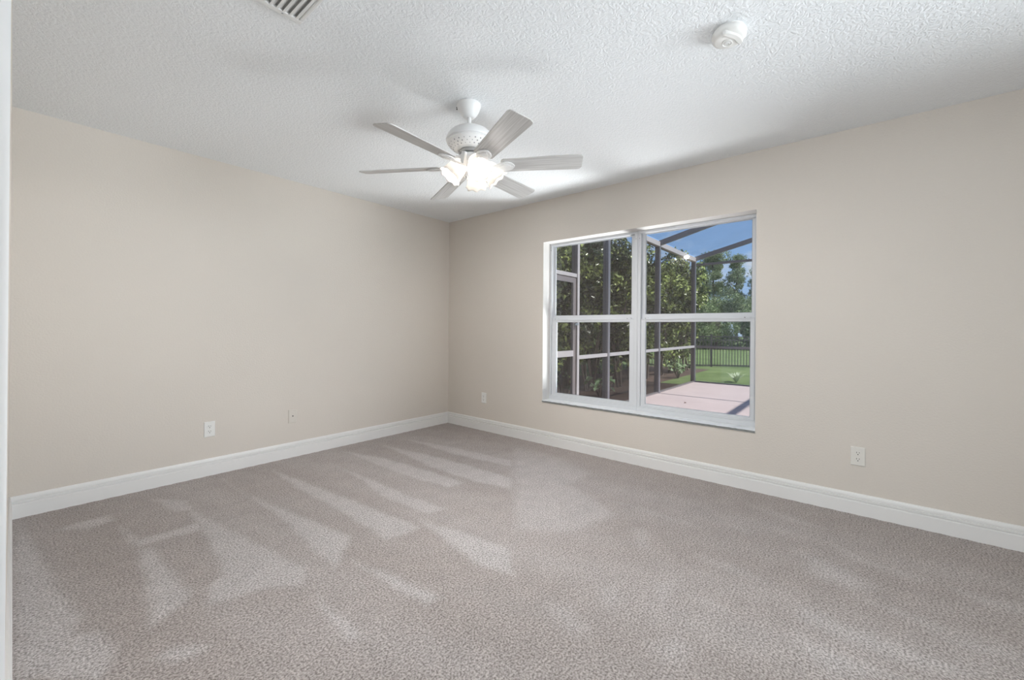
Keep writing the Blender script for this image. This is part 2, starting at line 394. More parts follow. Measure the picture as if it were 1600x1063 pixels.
# ------------------------------------------------------------------ room shell
H = 2.44
XS = -3.4165                       # face of the side wall
WY0, WY1, WZ0, WZ1 = -3.281, -1.412, 0.416, 2.020    # window opening
w = MB(); w.box((-4.75, 0, -0.05), (0.2, 0.15, H+0.05))
tag(w.build('wall_left', M_WALL), 'plain beige wall on the left with two outlet plates above its baseboard', 'wall', kind='structure')
w = MB()
T = 0.20
def quad(mb, a, b, c, d, mi=0): mb.add([a, b, c, d], [(0, 1, 2, 3)], mi)
for x, mi in ((0.0, 0), (T, 2)):
    z0, z1, y0, y1 = -0.05, H+0.05, -5.75, 0.0
    for (ya, yb, za, zb) in ((y0, WY0, z0, z1), (WY1, y1, z0, z1), (WY0, WY1, z0, WZ0), (WY0, WY1, WZ1, z1)):
        quad(w, (x, ya, za), (x, yb, za), (x, yb, zb), (x, ya, zb), mi)
quad(w, (0, WY1, WZ0), (T, WY1, WZ0), (T, WY1, WZ1), (0, WY1, WZ1), 1)
quad(w, (0, WY0, WZ0), (T, WY0, WZ0), (T, WY0, WZ1), (0, WY0, WZ1), 1)
quad(w, (0, WY0, WZ1), (T, WY0, WZ1), (T, WY1, WZ1), (0, WY1, WZ1), 1)
quad(w, (0, WY0, WZ0), (T, WY0, WZ0), (T, WY1, WZ0), (0, WY1, WZ0), 1)
quad(w, (0, -5.75, -0.05), (T, -5.75, -0.05), (T, -5.75, H+0.05), (0, -5.75, H+0.05))
quad(w, (0, 0, -0.05), (T, 0, -0.05), (T, 0, H+0.05), (0, 0, H+0.05))
quad(w, (0, -5.75, H+0.05), (T, -5.75, H+0.05), (T, 0, H+0.05), (0, 0, H+0.05))
quad(w, (0, -5.75, -0.05), (T, -5.75, -0.05), (T, 0, -0.05), (0, 0, -0.05))
tag(w.build('wall_right', [M_WALL, M_REVEAL, M_STUCCO]), 'beige wall with the double window on the right', 'wall', kind='structure')
w = MB()
w.box((XS-0.11, -3.64, -0.05), (XS, 0, H+0.05)); w.box((XS-0.11, -5.6, -0.05), (XS, -4.50, H+0.05)); w.box((XS-0.11, -4.50, 2.06), (XS, -3.64, H+0.05))
tag(w.build('wall_side', M_WALL), 'side wall seen edge-on at the far left with the doorway', 'wall', kind='structure')
w = MB(); w.box((-4.75, -5.75, -0.05), (0, -5.6, H+0.05))
tag(w.build('wall_back', M_WALL), 'rear wall behind the camera', 'wall', kind='structure')
w = MB(); w.box((-4.85, -5.75, -0.05), (-4.75, 0.15, H+0.05))
tag(w.build('wall_hall', M_WALL), 'hall wall beyond the doorway', 'wall', kind='structure')
w = MB(); w.box((-4.85, -5.75, H), (0.0, 0.0, H+0.12))
tag(w.build('ceiling', M_CEIL), 'white ceiling with knockdown texture', 'ceiling', kind='structure')

# floor: carpet whose pile lies in vacuum tracks; the lay is kept as a point attribute
TRACKS = [
    [(-2.39, -0.14), (-2.38, -0.58), (-2.27, -1.26), (-2.21, -1.72), (-2.42, -1.94), (-2.41, -1.64), (-2.37, -1.19)],
    [(-2.07, -0.24), (-2.01, -0.73), (-1.94, -1.40), (-1.89, -1.92), (-2.10, -1.89), (-2.09, -1.30), (-2.10, -0.77)],
    [(-1.69, -0.43), (-1.66, -0.97), (-1.66, -1.53), (-1.62, -1.84), (-1.76, -1.82), (-1.79, -1.34), (-1.71, -0.92)],
    [(-1.44, -0.16), (-1.31, -0.60), (-1.26, -1.16), (-1.25, -1.60), (-1.39, -1.58), (-1.45, -1.12)],
    [(-1.08, -0.29), (-0.99, -0.82), (-0.95, -1.40), (-0.94, -1.80), (-1.11, -1.95), (-1.18, -1.63), (-1.18, -1.14)],
    [(-0.80, -0.21), (-0.68, -0.78), (-0.61, -1.53), (-0.74, -1.64), (-0.82, -1.02)],
    [(-2.69, -0.38), (-2.68, -0.62), (-2.63, -0.97), (-2.54, -1.54), (-2.50, -1.84), (-2.56, -1.95), (-2.68, -1.86), (-2.88, -1.79), (-2.86, -1.65), (-2.78, -1.60), (-2.72, -1.07)],
    [(-2.99, -1.01), (-2.94, -1.02), (-2.91, -1.56), (-2.90, -1.63), (-2.96, -1.72), (-3.06, -1.77), (-3.02, -1.39)],
    [(-3.38, -0.08), (-3.32, -0.57), (-3.27, -1.17), (-3.22, -1.48), (-3.26, -1.64), (-3.34, -1.67), (-3.40, -1.43), (-3.40, -0.59)],
    [(-2.81, -0.24), (-2.66, -0.46), (-2.67, -0.66), (-2.76, -0.59)],
    [(-3.00, -0.58), (-2.97, -0.88), (-2.70, -0.88), (-2.70, -1.00), (-2.97, -0.97), (-3.01, -0.86)],
    [(-3.26, -0.38), (-3.14, -0.36), (-3.03, -0.35), (-3.01, -0.47), (-3.13, -0.51)],
    [(-2.57, -2.05), (-2.56, -2.25), (-2.56, -2.46), (-2.62, -2.40), (-2.60, -2.20)],
    [(-2.33, -1.92), (-2.26, -2.24), (-2.23, -2.49), (-2.30, -2.47), (-2.33, -2.20)],
    [(-3.09, -1.98), (-3.02, -1.97), (-2.94, -2.05), (-2.96, -2.07), (-3.04, -2.06)],
    [(-3.40, -1.48), (-3.18, -1.67), (-3.17, -1.84), (-3.21, -1.97), (-3.40, -1.75)],
    [(-1.84, -1.80), (-1.75, -2.25), (-1.74, -2.47), (-1.91, -2.61), (-1.95, -2.40)],
    [(-0.23, -1.21), (-0.26, -1.80), (-0.44, -2.22), (-0.94, -2.24), (-1.04, -1.89)],
    [(-1.04, -1.89), (-0.76, -2.26), (-1.00, -2.70), (-1.38, -2.63), (-1.58, -2.34)],
    [(-0.82, -2.55), (-0.80, -2.87), (-0.82, -3.16), (-0.87, -2.99)],
    [(-1.17, -3.25), (-1.15, -3.36), (-1.20, -3.52), (-1.22, -3.41)],
    [(-1.52, -3.24), (-1.50, -3.39), (-1.53, -3.47), (-1.56, -3.35)],
    [(-0.53, -3.44), (-0.49, -3.64), (-0.60, -3.53)],
    [(-0.77, -3.60), (-0.78, -3.72), (-0.89, -3.90), (-1.01, -3.86), (-1.00, -3.70)],
    [(-1.27, -3.64), (-1.30, -3.87), (-1.30, -4.20), (-1.40, -4.11), (-1.45, -3.87), (-1.40, -3.67)],
    [(-1.14, -4.06), (-1.07, -4.31), (-1.16, -4.29), (-1.19, -4.14)],
    [(-1.48, -3.64), (-1.50, -3.87), (-1.50, -3.99), (-1.67, -3.78), (-1.60, -3.69)],
    [(-1.05, -3.87), (-1.08, -4.11), (-1.05, -4.24), (-1.14, -4.06)],
    [(-0.66, -3.19), (-0.67, -3.40), (-0.75, -3.36)],
    [(-1.13, -2.86), (-1.09, -2.91), (-1.27, -3.01), (-1.27, -2.96)],
    [(-1.74, -2.96), (-1.65, -3.00), (-1.74, -3.10), (-1.83, -3.06)],
    [(-1.98, -2.84), (-1.94, -2.92), (-1.99, -3.06), (-2.04, -3.02)],
    [(-1.53, -3.13), (-1.39, -3.23), (-1.65, -3.23), (-1.73, -3.23)],
    [(-0.24, -3.21), (-0.30, -3.58), (-0.38, -3.74), (-0.42, -3.51)],
    [(-0.70, -4.18), (-0.66, -4.39), (-0.76, -4.37), (-0.78, -4.26)],
    [(-0.52, -3.68), (-0.63, -3.90), (-0.67, -4.10), (-0.72, -4.04), (-0.71, -3.85)],
    [(-1.91, -3.28), (-1.80, -3.33), (-1.85, -3.39), (-1.94, -3.36)],
]
def pile_lay(P):
    wob = np.stack([0.005*np.sin(P[:, 1]*23+P[:, 0]*9)+0.003*np.sin(P[:, 1]*61+1.3), 0.006*np.sin(P[:, 0]*31+P[:, 1]*13)], 1)
    Q = P+wob; val = np.zeros(len(P))
    for i, poly in enumerate(TRACKS):
        A = np.array(poly); B = np.roll(A, -1, 0)
        d = np.full(len(Q), 1e9); inside = np.zeros(len(Q), bool)
        for a, b in zip(A, B):
            e_ = b-a; t_ = np.clip(((Q-a) @ e_)/max(1e-9, e_ @ e_), 0, 1)
            d = np.minimum(d, np.hypot(*(Q-a-t_[:, None]*e_).T))
            c_ = ((a[1] > Q[:, 1]) != (b[1] > Q[:, 1])) & (Q[:, 0] < (b[0]-a[0])*(Q[:, 1]-a[1])/((b[1]-a[1]) or 1e-9)+a[0])
            inside ^= c_
        sd = np.where(inside, d, -d)
        soft = 0.022 if i < 17 else 0.05
        val = np.maximum(val, (0.85 if i < 17 else 0.62)*np.clip(0.5+sd/(2*soft), 0, 1)**1.2)
    # broad passes of the vacuum cleaner along the room
    broad = 0.5+0.5*np.sin(P[:, 0]*6.5+0.35*P[:, 1]+0.6*np.sin(P[:, 1]*1.7))
    nearwall = np.clip((-P[:, 0]-0.18)/0.35, 0, 1)
    val = np.maximum(val, 0.22*broad+0.10*np.sin(P[:, 0]*17+P[:, 1]*5)*np.sin(P[:, 1]*4.1))
    return np.clip(0.12+val*(0.35+0.65*nearwall)*0.95, 0, 1)
xs = np.linspace(-4.75, 0, 238); ys = np.linspace(-5.6, 0, 281)
gx, gy = np.meshgrid(xs, ys, indexing='ij'); P2 = np.stack([gx.ravel(), gy.ravel()], 1)
me = bpy.data.meshes.new('floor'); ny = len(ys); nx = len(xs)
idx = (np.arange(nx-1)[:, None]*ny+np.arange(ny-1)[None]).ravel()
faces = np.stack([idx, idx+ny, idx+ny+1, idx+1], 1)
zz = 0.0012*np.sin(P2[:, 0]*70)*np.sin(P2[:, 1]*63)
me.from_pydata(np.column_stack([P2, zz]).tolist(), [], faces.tolist())
at = me.attributes.new('pile_lay', 'FLOAT', 'POINT'); at.data.foreach_set('value', pile_lay(P2).astype(np.float32))
me.polygons.foreach_set('use_smooth', [True]*len(me.polygons)); me.materials.append(M_CARPET)
fl = bpy.data.objects.new('floor', me); COL.objects.link(fl)
tag(fl, 'taupe cut pile carpet with pale vacuum tracks', 'floor', kind='structure')

# baseboards: moulded profile (distance from the wall, height)
BP = [(0, -0.01), (0.0145, -0.01), (0.0145, 0.080), (0.0115, 0.0840), (0.0050, 0.0855), (0.0050, 0.0890), (0.0125, 0.0915), (0.0125, 0.1025),
      (0.0065, 0.1040), (0.0050, 0.1080), (0.0110, 0.1100), (0.0105, 0.118), (0.0085, 0.127), (0.0060, 0.132), (0, 0.132)]
b = MB(); b.extrude(BP, [[(XS, -t, z) for t, z in BP], [(-t, -t, z) for t, z in BP]])
tag(b.build('baseboard_left', M_TRIM, smooth=25), 'white moulded baseboard along the left wall', 'baseboard', kind='structure')
b = MB(); b.extrude(BP, [[(-t, -5.6, z) for t, z in BP], [(-t, -t, z) for t, z in BP]])
tag(b.build('baseboard_right', M_TRIM, smooth=25), 'white moulded baseboard under the window', 'baseboard', kind='structure')
b = MB(); b.extrude(BP, [[(XS+t, -2.20, z) for t, z in BP], [(XS+t, -t, z) for t, z in BP]])
tag(b.build('baseboard_side', M_TRIM, smooth=25), 'white baseboard seen edge-on at the far left', 'baseboard', kind='structure')

# doorway casing of the side wall
dr = thing('door_1', (XS, -3.6, 0), 'white moulded door casing seen edge-on at the left margin', 'door', kind='structure')
c = MB()
for x, ya, yb in ((0.0012, -2.20, -3.10), (0.0026, -3.10, -3.40), (0.0038, -3.40, -3.655)):
    c.box((XS-0.002, ya, 0), (XS+x, yb, 2.10))
c.build('casing', M_DOORPAINT, dr, bevel=0.0006)
c = MB(); c.box((XS-0.115, -3.655, 0), (XS-0.002, -3.64, 2.06)); c.build('jamb', M_DOORPAINT, dr, bevel=0.001)

# ------------------------------------------------------------------ window: two single-hung units
def window(name, label, yl, yr, jl, jr, ul, ur, ll, lr):
    t = thing(name, (0.12, (yl+yr)/2, 0.436), label, 'window', kind='structure')
    f = MB()
    f.box((0.12, yl, 0.436), (0.195, jl, 2.02)); f.box((0.12, jr, 0.436), (0.195, yr, 2.02))
    f.box((0.12, jl, 1.998), (0.195, jr, 2.02)); f.box((0.112, yl, 0.436), (0.195, yr, 0.470)); f.box((0.120, jl, 0.470), (0.195, jr, 0.482))
    f.box((0.150, jl, 0.482), (0.156, jl-0.006, 1.998)); f.box((0.150, jr, 0.482), (0.156, jr+0.006, 1.998))
    f.build('frame', M_VINYL, t, bevel=0.0015)
    s = MB()                               # fixed upper sash
    s.box((0.156, jl, 1.247), (0.182, ul, 1.998)); s.box((0.156, ur, 1.247), (0.182, jr, 1.998))
    s.box((0.156, ul, 1.992), (0.182, ur, 1.998)); s.box((0.152, jl, 1.247), (0.182, jr, 1.286))
    us = s.build('upper_sash', M_VINYL, t, bevel=0.0012)
    g = MB(); g.box((0.166, ul+0.004, 1.282), (0.170, ur-0.004, 1.996)); sub(g, 'pane', M_GLASS, us, t)
    g = MB()
    for (a, b_) in (((0.160, ul, 1.286), (0.163, ul-0.003, 1.992)), ((0.160, ur+0.003, 1.286), (0.163, ur, 1.992)), ((0.160, ul, 1.286), (0.163, ur, 1.289)), ((0.160, ul, 1.989), (0.163, ur, 1.992))): g.box(a, b_)
    sub(g, 'gasket', M_GASKET, us, t)
    s = MB()                               # sliding lower sash
    s.box((0.126, jl-0.002, 0.482), (0.150, ll, 1.247)); s.box((0.126, lr, 0.482), (0.150, jr+0.002, 1.247))
    s.box((0.126, ll, 1.220), (0.150, lr, 1.247)); s.box((0.126, ll, 0.482), (0.150, lr, 0.503))
    s.box((0.119, jl-0.012, 1.240), (0.128, jr+0.012, 1.247))        # finger lip
    ls = s.build('lower_sash', M_VINYL, t, bevel=0.0012)
    g = MB(); g.box((0.137, ll+0.004, 0.499), (0.141, lr-0.004, 1.224)); sub(g, 'pane', M_GLASS, ls, t)
    g = MB()
    for (a, b_) in (((0.131, ll, 0.503), (0.134, ll-0.003, 1.220)), ((0.131, lr+0.003, 0.503), (0.134, lr, 1.220)), ((0.131, ll, 1.217), (0.134, lr, 1.220))): g.box(a, b_)
    sub(g, 'gasket', M_GASKET, ls, t)
    for yy in (jl-0.055, jr+0.055):
        g = MB(); g.box((0.128, yy-0.022, 1.247), (0.146, yy+0.022, 1.253)); g.box((0.131, yy-0.006, 1.253), (0.142, yy+0.008, 1.260))
        g.box((0.127, yy+0.010, 1.2475), (0.1275, yy+0.018, 1.2525), 1)
        sub(g, 'latch', [M_VINYL, M_DARK], ls, t, bevel=0.001)
    for yy in (jl, jr):                    # screw at the top of each jamb
        g = MB(); sg = -1 if yy == jr else 1
        g.tube([(0.1185, yy+sg*0.012, 1.955), (0.1205, yy+sg*0.012, 1.955)], 0.004, 10); g.build('screw', M_GASKET, t)
    return t
window('window_1', 'left half of the double window, looking onto the screened hedge', -1.412, -2.3458, -1.434, -2.318, -1.450, -2.276, -1.487, -2.272)
window('window_2', 'right half of the double window, looking onto the pink patio and the sky', -2.3472, -3.281, -2.375, -3.256, -2.403, -3.229, -2.417, -3.225)
sl = MB(); n = 90; top = []
for i in range(n+1):
    yy = WY0+(WY1-WY0)*i/n; jx = -0.011+random.uniform(-0.0016, 0.0016)+0.0018*math.sin(i*0.5); jz = random.uniform(-0.0012, 0.0012)
    top.append([(0.112, yy, 0.4165), (0.112, yy, 0.4362), (jx+0.004, yy, 0.436), (jx, yy, 0.4335+jz), (jx+0.003, yy, 0.4185+jz), (0.0, yy, 0.4165)])
sl.extrude(top[0], top)
for i in range(n):
    for k in (3, 4): sl.m[i*6+k] = 1
tag(sl.build('trim_1', [M_MARBLE, M_SILLEDGE], smooth=40), 'white marble window sill with a rough grey front edge', 'window sill', kind='structure')

# ------------------------------------------------------------------ ceiling fan
FX, FY = -1.7335, -2.1140
fan = thing('ceiling_fan', (FX, FY, H), 'white six-blade ceiling fan with four lit bell shades', 'ceiling fan', rot=(-0.0243, -0.0247, 0), world=False)
m_ = MB(); m_.lathe([(0.066, 0.002), (0.069, -0.003), (0.069, -0.012), (0.066, -0.020), (0.058, -0.040), (0.047, -0.058), (0.038, -0.068), (0.033, -0.074), (0.018, -0.077)], 40)
can = m_.build('canopy', M_FANWHITE, fan, smooth=40)
for k, a in enumerate((128, 132)):
    g = MB(); p0 = Vector((math.cos(R(a))*0.066, math.sin(R(a))*0.066, -0.014-0.012*k)); g.tube([p0, p0*1.0+Vector((math.cos(R(a)), math.sin(R(a)), 0))*0.006], 0.0035, 8)
    o = g.build('screw', M_DARK); o.parent = can
m_ = MB(); m_.tube([(0, 0, -0.072), (0, 0, -0.14)], 0.0115, 16); m_.build('downrod', M_FANWHITE, fan, smooth=40)
m_ = MB(); m_.lathe([(0.020, -0.134), (0.034, -0.1355), (0.050, -0.138), (0.085, -0.147), (0.110, -0.161), (0.126, -0.179), (0.134, -0.198), (0.1365, -0.209), (0.1345, -0.213), (0.130, -0.214), (0.132, -0.218), (0.132, -0.222), (0.128, -0.224)], 64)
m_.build('motor_housing', M_FANWHITE, fan, smooth=35)
m_ = MB(); prof = [(0.128, -0.224), (0.124, -0.232), (0.115, -0.243), (0.102, -0.254), (0.088, -0.262), (0.074, -0.267), (0.060, -0.267)]
m_.lathe(prof, 64)
for ring, (i, cnt, off) in enumerate(((1, 24, 0), (2, 24, .5), (3, 24, 0))):       # pierced pattern of the band
    (ra, za), (rb, zb) = prof[i], prof[i+1]
    for k in range(cnt):
        th = 2*math.pi*(k+off)/cnt; rc, zc = (ra+rb)/2, (za+zb)/2
        nrm = Vector((math.cos(th)*(za-zb), math.sin(th)*(za-zb), -(ra-rb))).normalized()
        c0 = Vector((math.cos(th)*rc, math.sin(th)*rc, zc)); big = 0.0042 if (k % 4) in (0, 1) else 0.0027
        m_.tube([c0-nrm*0.002, c0+nrm*0.0006], big, 8, mi=1)
m_.build('vent_band', [M_FANWHITE, M_GASKET], fan, smooth=35)
m_ = MB(); m_.lathe([(0.060, -0.266), (0.062, -0.270), (0.062, -0.286), (0.050, -0.290)], 40); m_.build('flywheel', M_STEEL, fan, smooth=40)
m_ = MB(); m_.lathe([(0.048, -0.288), (0.0615, -0.297), (0.065, -0.303), (0.065, -0.326), (0.060, -0.338), (0.048, -0.352), (0.034, -0.362), (0.020, -0.369), (0.008, -0.374), (0.0001, -0.376)], 48)
m_.build('light_fitter', M_FANWHITE, fan, smooth=40)

def rounded(x0, x1, h0, h1, r0_, r1_, n=7):
    """blade outline in its own plane, rounded at both ends"""
    pts = []
    for (cx, cyy, rr, a0) in ((x1-r1_, h1-r1_, r1_, 90), (x1-r1_, -(h1-r1_), r1_, 0), (x0+r0_, -(h0-r0_), r0_, -90), (x0+r0_, h0-r0_, r0_, -180)):
        for k in range(n+1):
            a = R(a0-90*k/n); pts.append((cx+rr*math.cos(a), cyy+rr*math.sin(a)))
    return pts[::-1]
bl_mb = MB(); bl_mb.prism(rounded(0.178, 0.640, 0.056, 0.0665, 0.02, 0.028), -0.003, 0.003)
blade0 = bl_mb.build('blade', M_BLADE, bevel=0.0015)
br_mb = MB()
leaf = [(0.072, 0.013), (0.110, 0.010), (0.140, 0.012), (0.158, 0.022), (0.176, 0.034), (0.200, 0.041), (0.222, 0.038), (0.240, 0.027), (0.252, 0.012), (0.256, 0.0)]
outl = leaf+[(x, -y) for x, y in leaf[::-1][1:]]
br_mb.prism(outl[::-1], -0.0105, -0.0035)
br_mb.prism([(x*0.62+0.078, y*0.55) for x, y in outl[::-1]], -0.0135, -0.0105)
br_mb.box((0.050, -0.013, -0.0100), (0.080, 0.013, 0.078-0.004-0.010))
bracket0 = br_mb.build('blade_bracket', M_FANWHITE, bevel=0.0025); bracket0.parent = blade0
screw_mb = MB()
scr = []
for (x, y) in ((0.195, 0.026), (0.195, -0.026), (0.238, 0)):
    screw_mb = MB(); screw_mb.sphere((x, y, -0.0112), 0.0045, 8, sz=0.5); scr.append(screw_mb.build('screw', M_FANWHITE, smooth=60)); scr[-1].parent = blade0
for k in range(6):
    bl = blade0 if k == 0 else blade0.copy()
    if k:
        COL.objects.link(bl)
        for chd in [bracket0]+scr:
            c2 = chd.copy(); COL.objects.link(c2); c2.parent = bl
    bl.parent = fan
    bl.matrix_local = Matrix.Translation((0.0, 0.0, -0.359)) @ Matrix.Rotation(R(6.2+60*k), 4, 'Z') @ Matrix.Rotation(-0.2515, 4, 'X')

# light kit: four bell shades on short arms
KX, KY = 0.0128, -0.0154
def ruffle(r_, z, th):
    g = max(0.0, (z-0.085)/0.04)
    return r_*(1+0.055*g*math.cos(8*th)), z+0.004*g*math.cos(8*th)
shade_mb = MB()
shade_mb.lathe([(0.0215, 0.0), (0.0225, 0.006), (0.029, 0.014), (0.040, 0.028), (0.0475, 0.046), (0.0515, 0.066), (0.0530, 0.086), (0.0555, 0.104), (0.0610, 0.118), (0.0665, 0.126)], 64, ruffle=ruffle)
shade0 = shade_mb.build('lamp_shade', M_SHADE, smooth=60)
sd = shade0.modifiers.new('thickness', 'SOLIDIFY'); sd.thickness = 0.002
bulb_mb = MB(); bulb_mb.lathe([(0.008, 0.018), (0.011, 0.026), (0.020, 0.042), (0.0265, 0.060), (0.024, 0.074), (0.014, 0.084), (0.0001, 0.0875)], 24)
bulb0 = bulb_mb.build('light_bulb', M_BULB, smooth=60); bulb0.parent = shade0
sock_mb = MB(); sock_mb.lathe([(0.012, -0.020), (0.018, -0.016), (0.0235, -0.006), (0.0245, 0.004), (0.0205, 0.0075), (0.014, 0.020), (0.006, 0.022)], 24)
sock0 = sock_mb.build('socket', M_FANWHITE, smooth=40); sock0.parent = shade0
for k, az in enumerate((235, 326, 38, 146)):
    shd = shade0 if k == 0 else shade0.copy()
    if k:
        COL.objects.link(shd)
        for chd in (bulb0, sock0):
            c2 = chd.copy(); COL.objects.link(c2); c2.parent = shd
    h = Vector((math.cos(R(az)), math.sin(R(az)), 0)); ax = (h*math.sin(R(41))+Vector((0, 0, -1))*math.cos(R(41))).normalized()
    neck = Vector((KX, KY, -0.332))+h*0.060
    xx = ax.cross(Vector((0, 0, 1))).normalized(); yy = ax.cross(xx)
    mt = Matrix((xx, yy, ax)).transposed().to_4x4(); mt.translation = neck
    shd.parent = fan; shd.matrix_local = mt
    arm = MB(); arm.tube([Vector((h.x*0.035, h.y*0.035, -0.335)), Vector((KX, KY, -0.326))+h*0.045, neck-ax*0.012], 0.008, 10)
    arm.build('lamp_arm', M_FANWHITE, fan, smooth=60)
pc = MB(); a0 = Vector((-0.020, 0.004, -0.366))
for k in range(20): pc.sphere(a0+Vector((0, 0, -0.0026*k)), 0.0014, 6)
ch = pc.build('pull_chain', M_STEEL, fan, smooth=60)
fb = MB(); fb.lathe([(0.001, -0.416), (0.0035, -0.418), (0.0055, -0.426), (0.0060, -0.434), (0.004, -0.440), (0.0005, -0.441)], 14, Matrix.Translation((a0.x, a0.y, 0)))
o = fb.build('fob', M_PLASTIC, smooth=60); o.parent = ch

# ------------------------------------------------------------------ smoke detector
sx, sy = -1.443, -3.411
sm = thing('smoke_detector', (sx, sy, H), 'round white smoke detector on the ceiling near the right wall', 'smoke detector')
def at_s(z=0): return Matrix.Translation((sx, sy, H+z))
m_ = MB(); m_.lathe([(0.061, 0.001), (0.061, -0.006), (0.050, -0.0065)], 48, at_s()); m_.build('base_plate', M_PLASTIC, sm, smooth=40)
m_ = MB(); m_.lathe([(0.058, -0.006), (0.058, -0.010)], 48, at_s()); m_.build('air_gap', M_DARK, sm)
m_ = MB(); m_.lathe([(0.050, -0.0095), (0.0665, -0.010), (0.068, -0.014), (0.0675, -0.027), (0.062, -0.036), (0.052, -0.0405), (0.030, -0.043), (0.0001, -0.0438)], 56, at_s()); m_.build('body', M_PLASTIC, sm, smooth=35)
sdir = Vector((0.976, 0.216, 0)); srt = Vector((0.64, -0.769, 0))
cres = [(-0.030, -0.046)]+[(0.0605*math.cos(R(a)), 0.0605*math.sin(R(a))) for a in range(-105, 1, 9)]+[(0.055, 0.010), (0.045, 0.019), (0.033, 0.004), (0.023, -0.016), (0.008, -0.025)]
m_ = MB(); mc = Matrix((srt, sdir, Vector((0, 0, -1)))).transposed().to_4x4(); mc.translation = Vector((sx, sy, H)); m_.prism(cres, 0.0300, 0.0490, mc); m_.build('raised_cover', M_PLASTIC, sm, bevel=0.004, seg=3, smooth=40)
bc = Vector((sx, sy, H))-srt*0.008+sdir*0.012
m_ = MB(); m_.lathe([(0.021, -0.041), (0.021, -0.0460), (0.018, -0.0475), (0.0165, -0.0460), (0.0165, -0.042)], 32, Matrix.Translation(bc) @ Matrix.Scale(1.15, 4, (1, 0, 0))); m_.build('button_ring', M_PLASTIC, sm, smooth=50)
m_ = MB(); m_.lathe([(0.0125, -0.042), (0.0125, -0.0455), (0.010, -0.047), (0.0001, -0.0473)], 28, Matrix.Translation(bc)); m_.build('test_button', M_VENT, sm, smooth=50)
m_ = MB(); m_.sphere(bc+srt*0.007+Vector((0, 0, -0.0465)), 0.003, 10); m_.build('indicator_light', M_STEEL, sm, smooth=60)

# ------------------------------------------------------------------ ceiling air vent
vx1, vy1 = -2.638, -2.026; vx0, vy0 = vx1-0.356, vy1-0.254
vt = thing('air_vent', ((vx0+vx1)/2, (vy0+vy1)/2, H), 'white slatted air vent in the ceiling at the top edge', 'air vent')
m_ = MB(); bw = 0.024
for a, b_ in (((vx0, vy0, H-0.012), (vx1, vy0+bw, H)), ((vx0, vy1-bw, H-0.012), (vx1, vy1, H)), ((vx0, vy0+bw, H-0.012), (vx0+bw, vy1-bw, H)), ((vx1-bw*0.55, vy0+bw, H-0.012), (vx1, vy1-bw, H))): m_.box(a, b_)
m_.build('frame', M_VENT, vt, bevel=0.003)
m_ = MB(); m_.box((vx0+bw, vy0+bw, H-0.0012), (vx1-bw*0.5, vy1-bw, H+0.001)); m_.build('duct_opening', M_VENTDARK, vt)
for k in range(13):
    m_ = MB(); xk = vx1-0.021-0.0248*k
    if xk < vx0+0.03: break
    sec = [(xk-0.0085, -0.0115), (xk-0.001, -0.0115), (xk+0.012, -0.0022), (xk+0.0105, -0.0018), (xk-0.0015, -0.0102), (xk-0.0085, -0.0102)]
    m_.extrude(sec, [[(x_, yy_, H+z_) for x_, z_ in sec] for yy_ in (vy0+bw-0.002, vy1-bw+0.002)])
    m_.build('slat', M_VENT, vt)
for (px, py) in ((vx1-0.075, vy1-0.012), (vx0+0.075, vy1-0.012)):
    m_ = MB(); m_.sphere((px, py, H-0.012), 0.0042, 10, sz=0.6); m_.build('screw', M_GASKET, vt, smooth=60)

# ------------------------------------------------------------------ outlets
def plate_mb(wd=0.072, ht=0.118):
    p = MB(); pr = []
    for (dx, dy) in ((0.0, -0.0002), (0.0, -0.003), (0.004, -0.0062)):
        pr.append([(-wd/2+dx, dy, -ht/2+dx), (wd/2-dx, dy, -ht/2+dx), (wd/2-dx, dy, ht/2-dx), (-wd/2+dx, dy, ht/2-dx)])
    p.extrude(pr[0], pr); return p
def duplex(loc, rz, label, group='duplex outlets low on the walls', m=M_PLASTIC):
    t = thing('electrical_outlet', loc, label, 'outlet', group, rot=(0, 0, rz), world=False)
    plate_mb().build('plate', m, t, bevel=0.0008)
    for zc in (0.0195, -0.0195):
        q = MB(); pts = []
        for k in range(28):
            a = 2*math.pi*k/28; pts.append((0.0172*math.cos(a), max(-0.0138, min(0.0138, 0.0172*math.sin(a)))))
        q.prism(pts, 0.0, 0.0085, Matrix.Translation((0, 0, zc)) @ Matrix.Rotation(R(90), 4, 'X'))
        rc = q.build('receptacle', m, t)
        q = MB(); q.box((-0.0078, -0.0089, zc+0.0005), (-0.0052, -0.0084, zc+0.0095)); q.box((0.0052, -0.0089, zc+0.0012), (0.0078, -0.0084, zc+0.0088))
        q.tube([(0, -0.0084, zc-0.0068), (0, -0.0089, zc-0.0068)], 0.0030, 12)
        o = q.build('contact_slots', M_DARK); o.parent = rc
    q = MB(); q.tube([(0, -0.006, 0), (0, -0.0072, 0)], 0.003, 12); q.build('screw', M_IVORY, t)
    return t
duplex((-2.430, 0, 0.357), 0, 'white duplex outlet on the left wall near its left end')
duplex((0, -0.606, 0.367), R(-90), 'small pale duplex outlet on the window wall beside the room corner')
duplex((0, -3.848, 0.365), R(-90), 'near duplex outlet on the window wall right of the window', m=M_IVORY)
t = thing('cable_outlet', (-1.817, 0, 0.361), 'wall-coloured cable plate with one black jack on the left wall', 'outlet', rot=(0, 0, 0), world=False)
plate_mb().build('plate', simple('beige_plate_plastic', (0.655, 0.615, 0.56), 0.4, vary=0.015), t, bevel=0.0008)
q = MB(); q.tube([(0, -0.006, 0.002), (0, -0.012, 0.002)], 0.0048, 12); q.build('jack', M_DARK, t)
for zc in (0.042, -0.042):
    q = MB(); q.tube([(0, -0.006, zc), (0, -0.0072, zc)], 0.0028, 10); q.build('screw', M_IVORY, t)

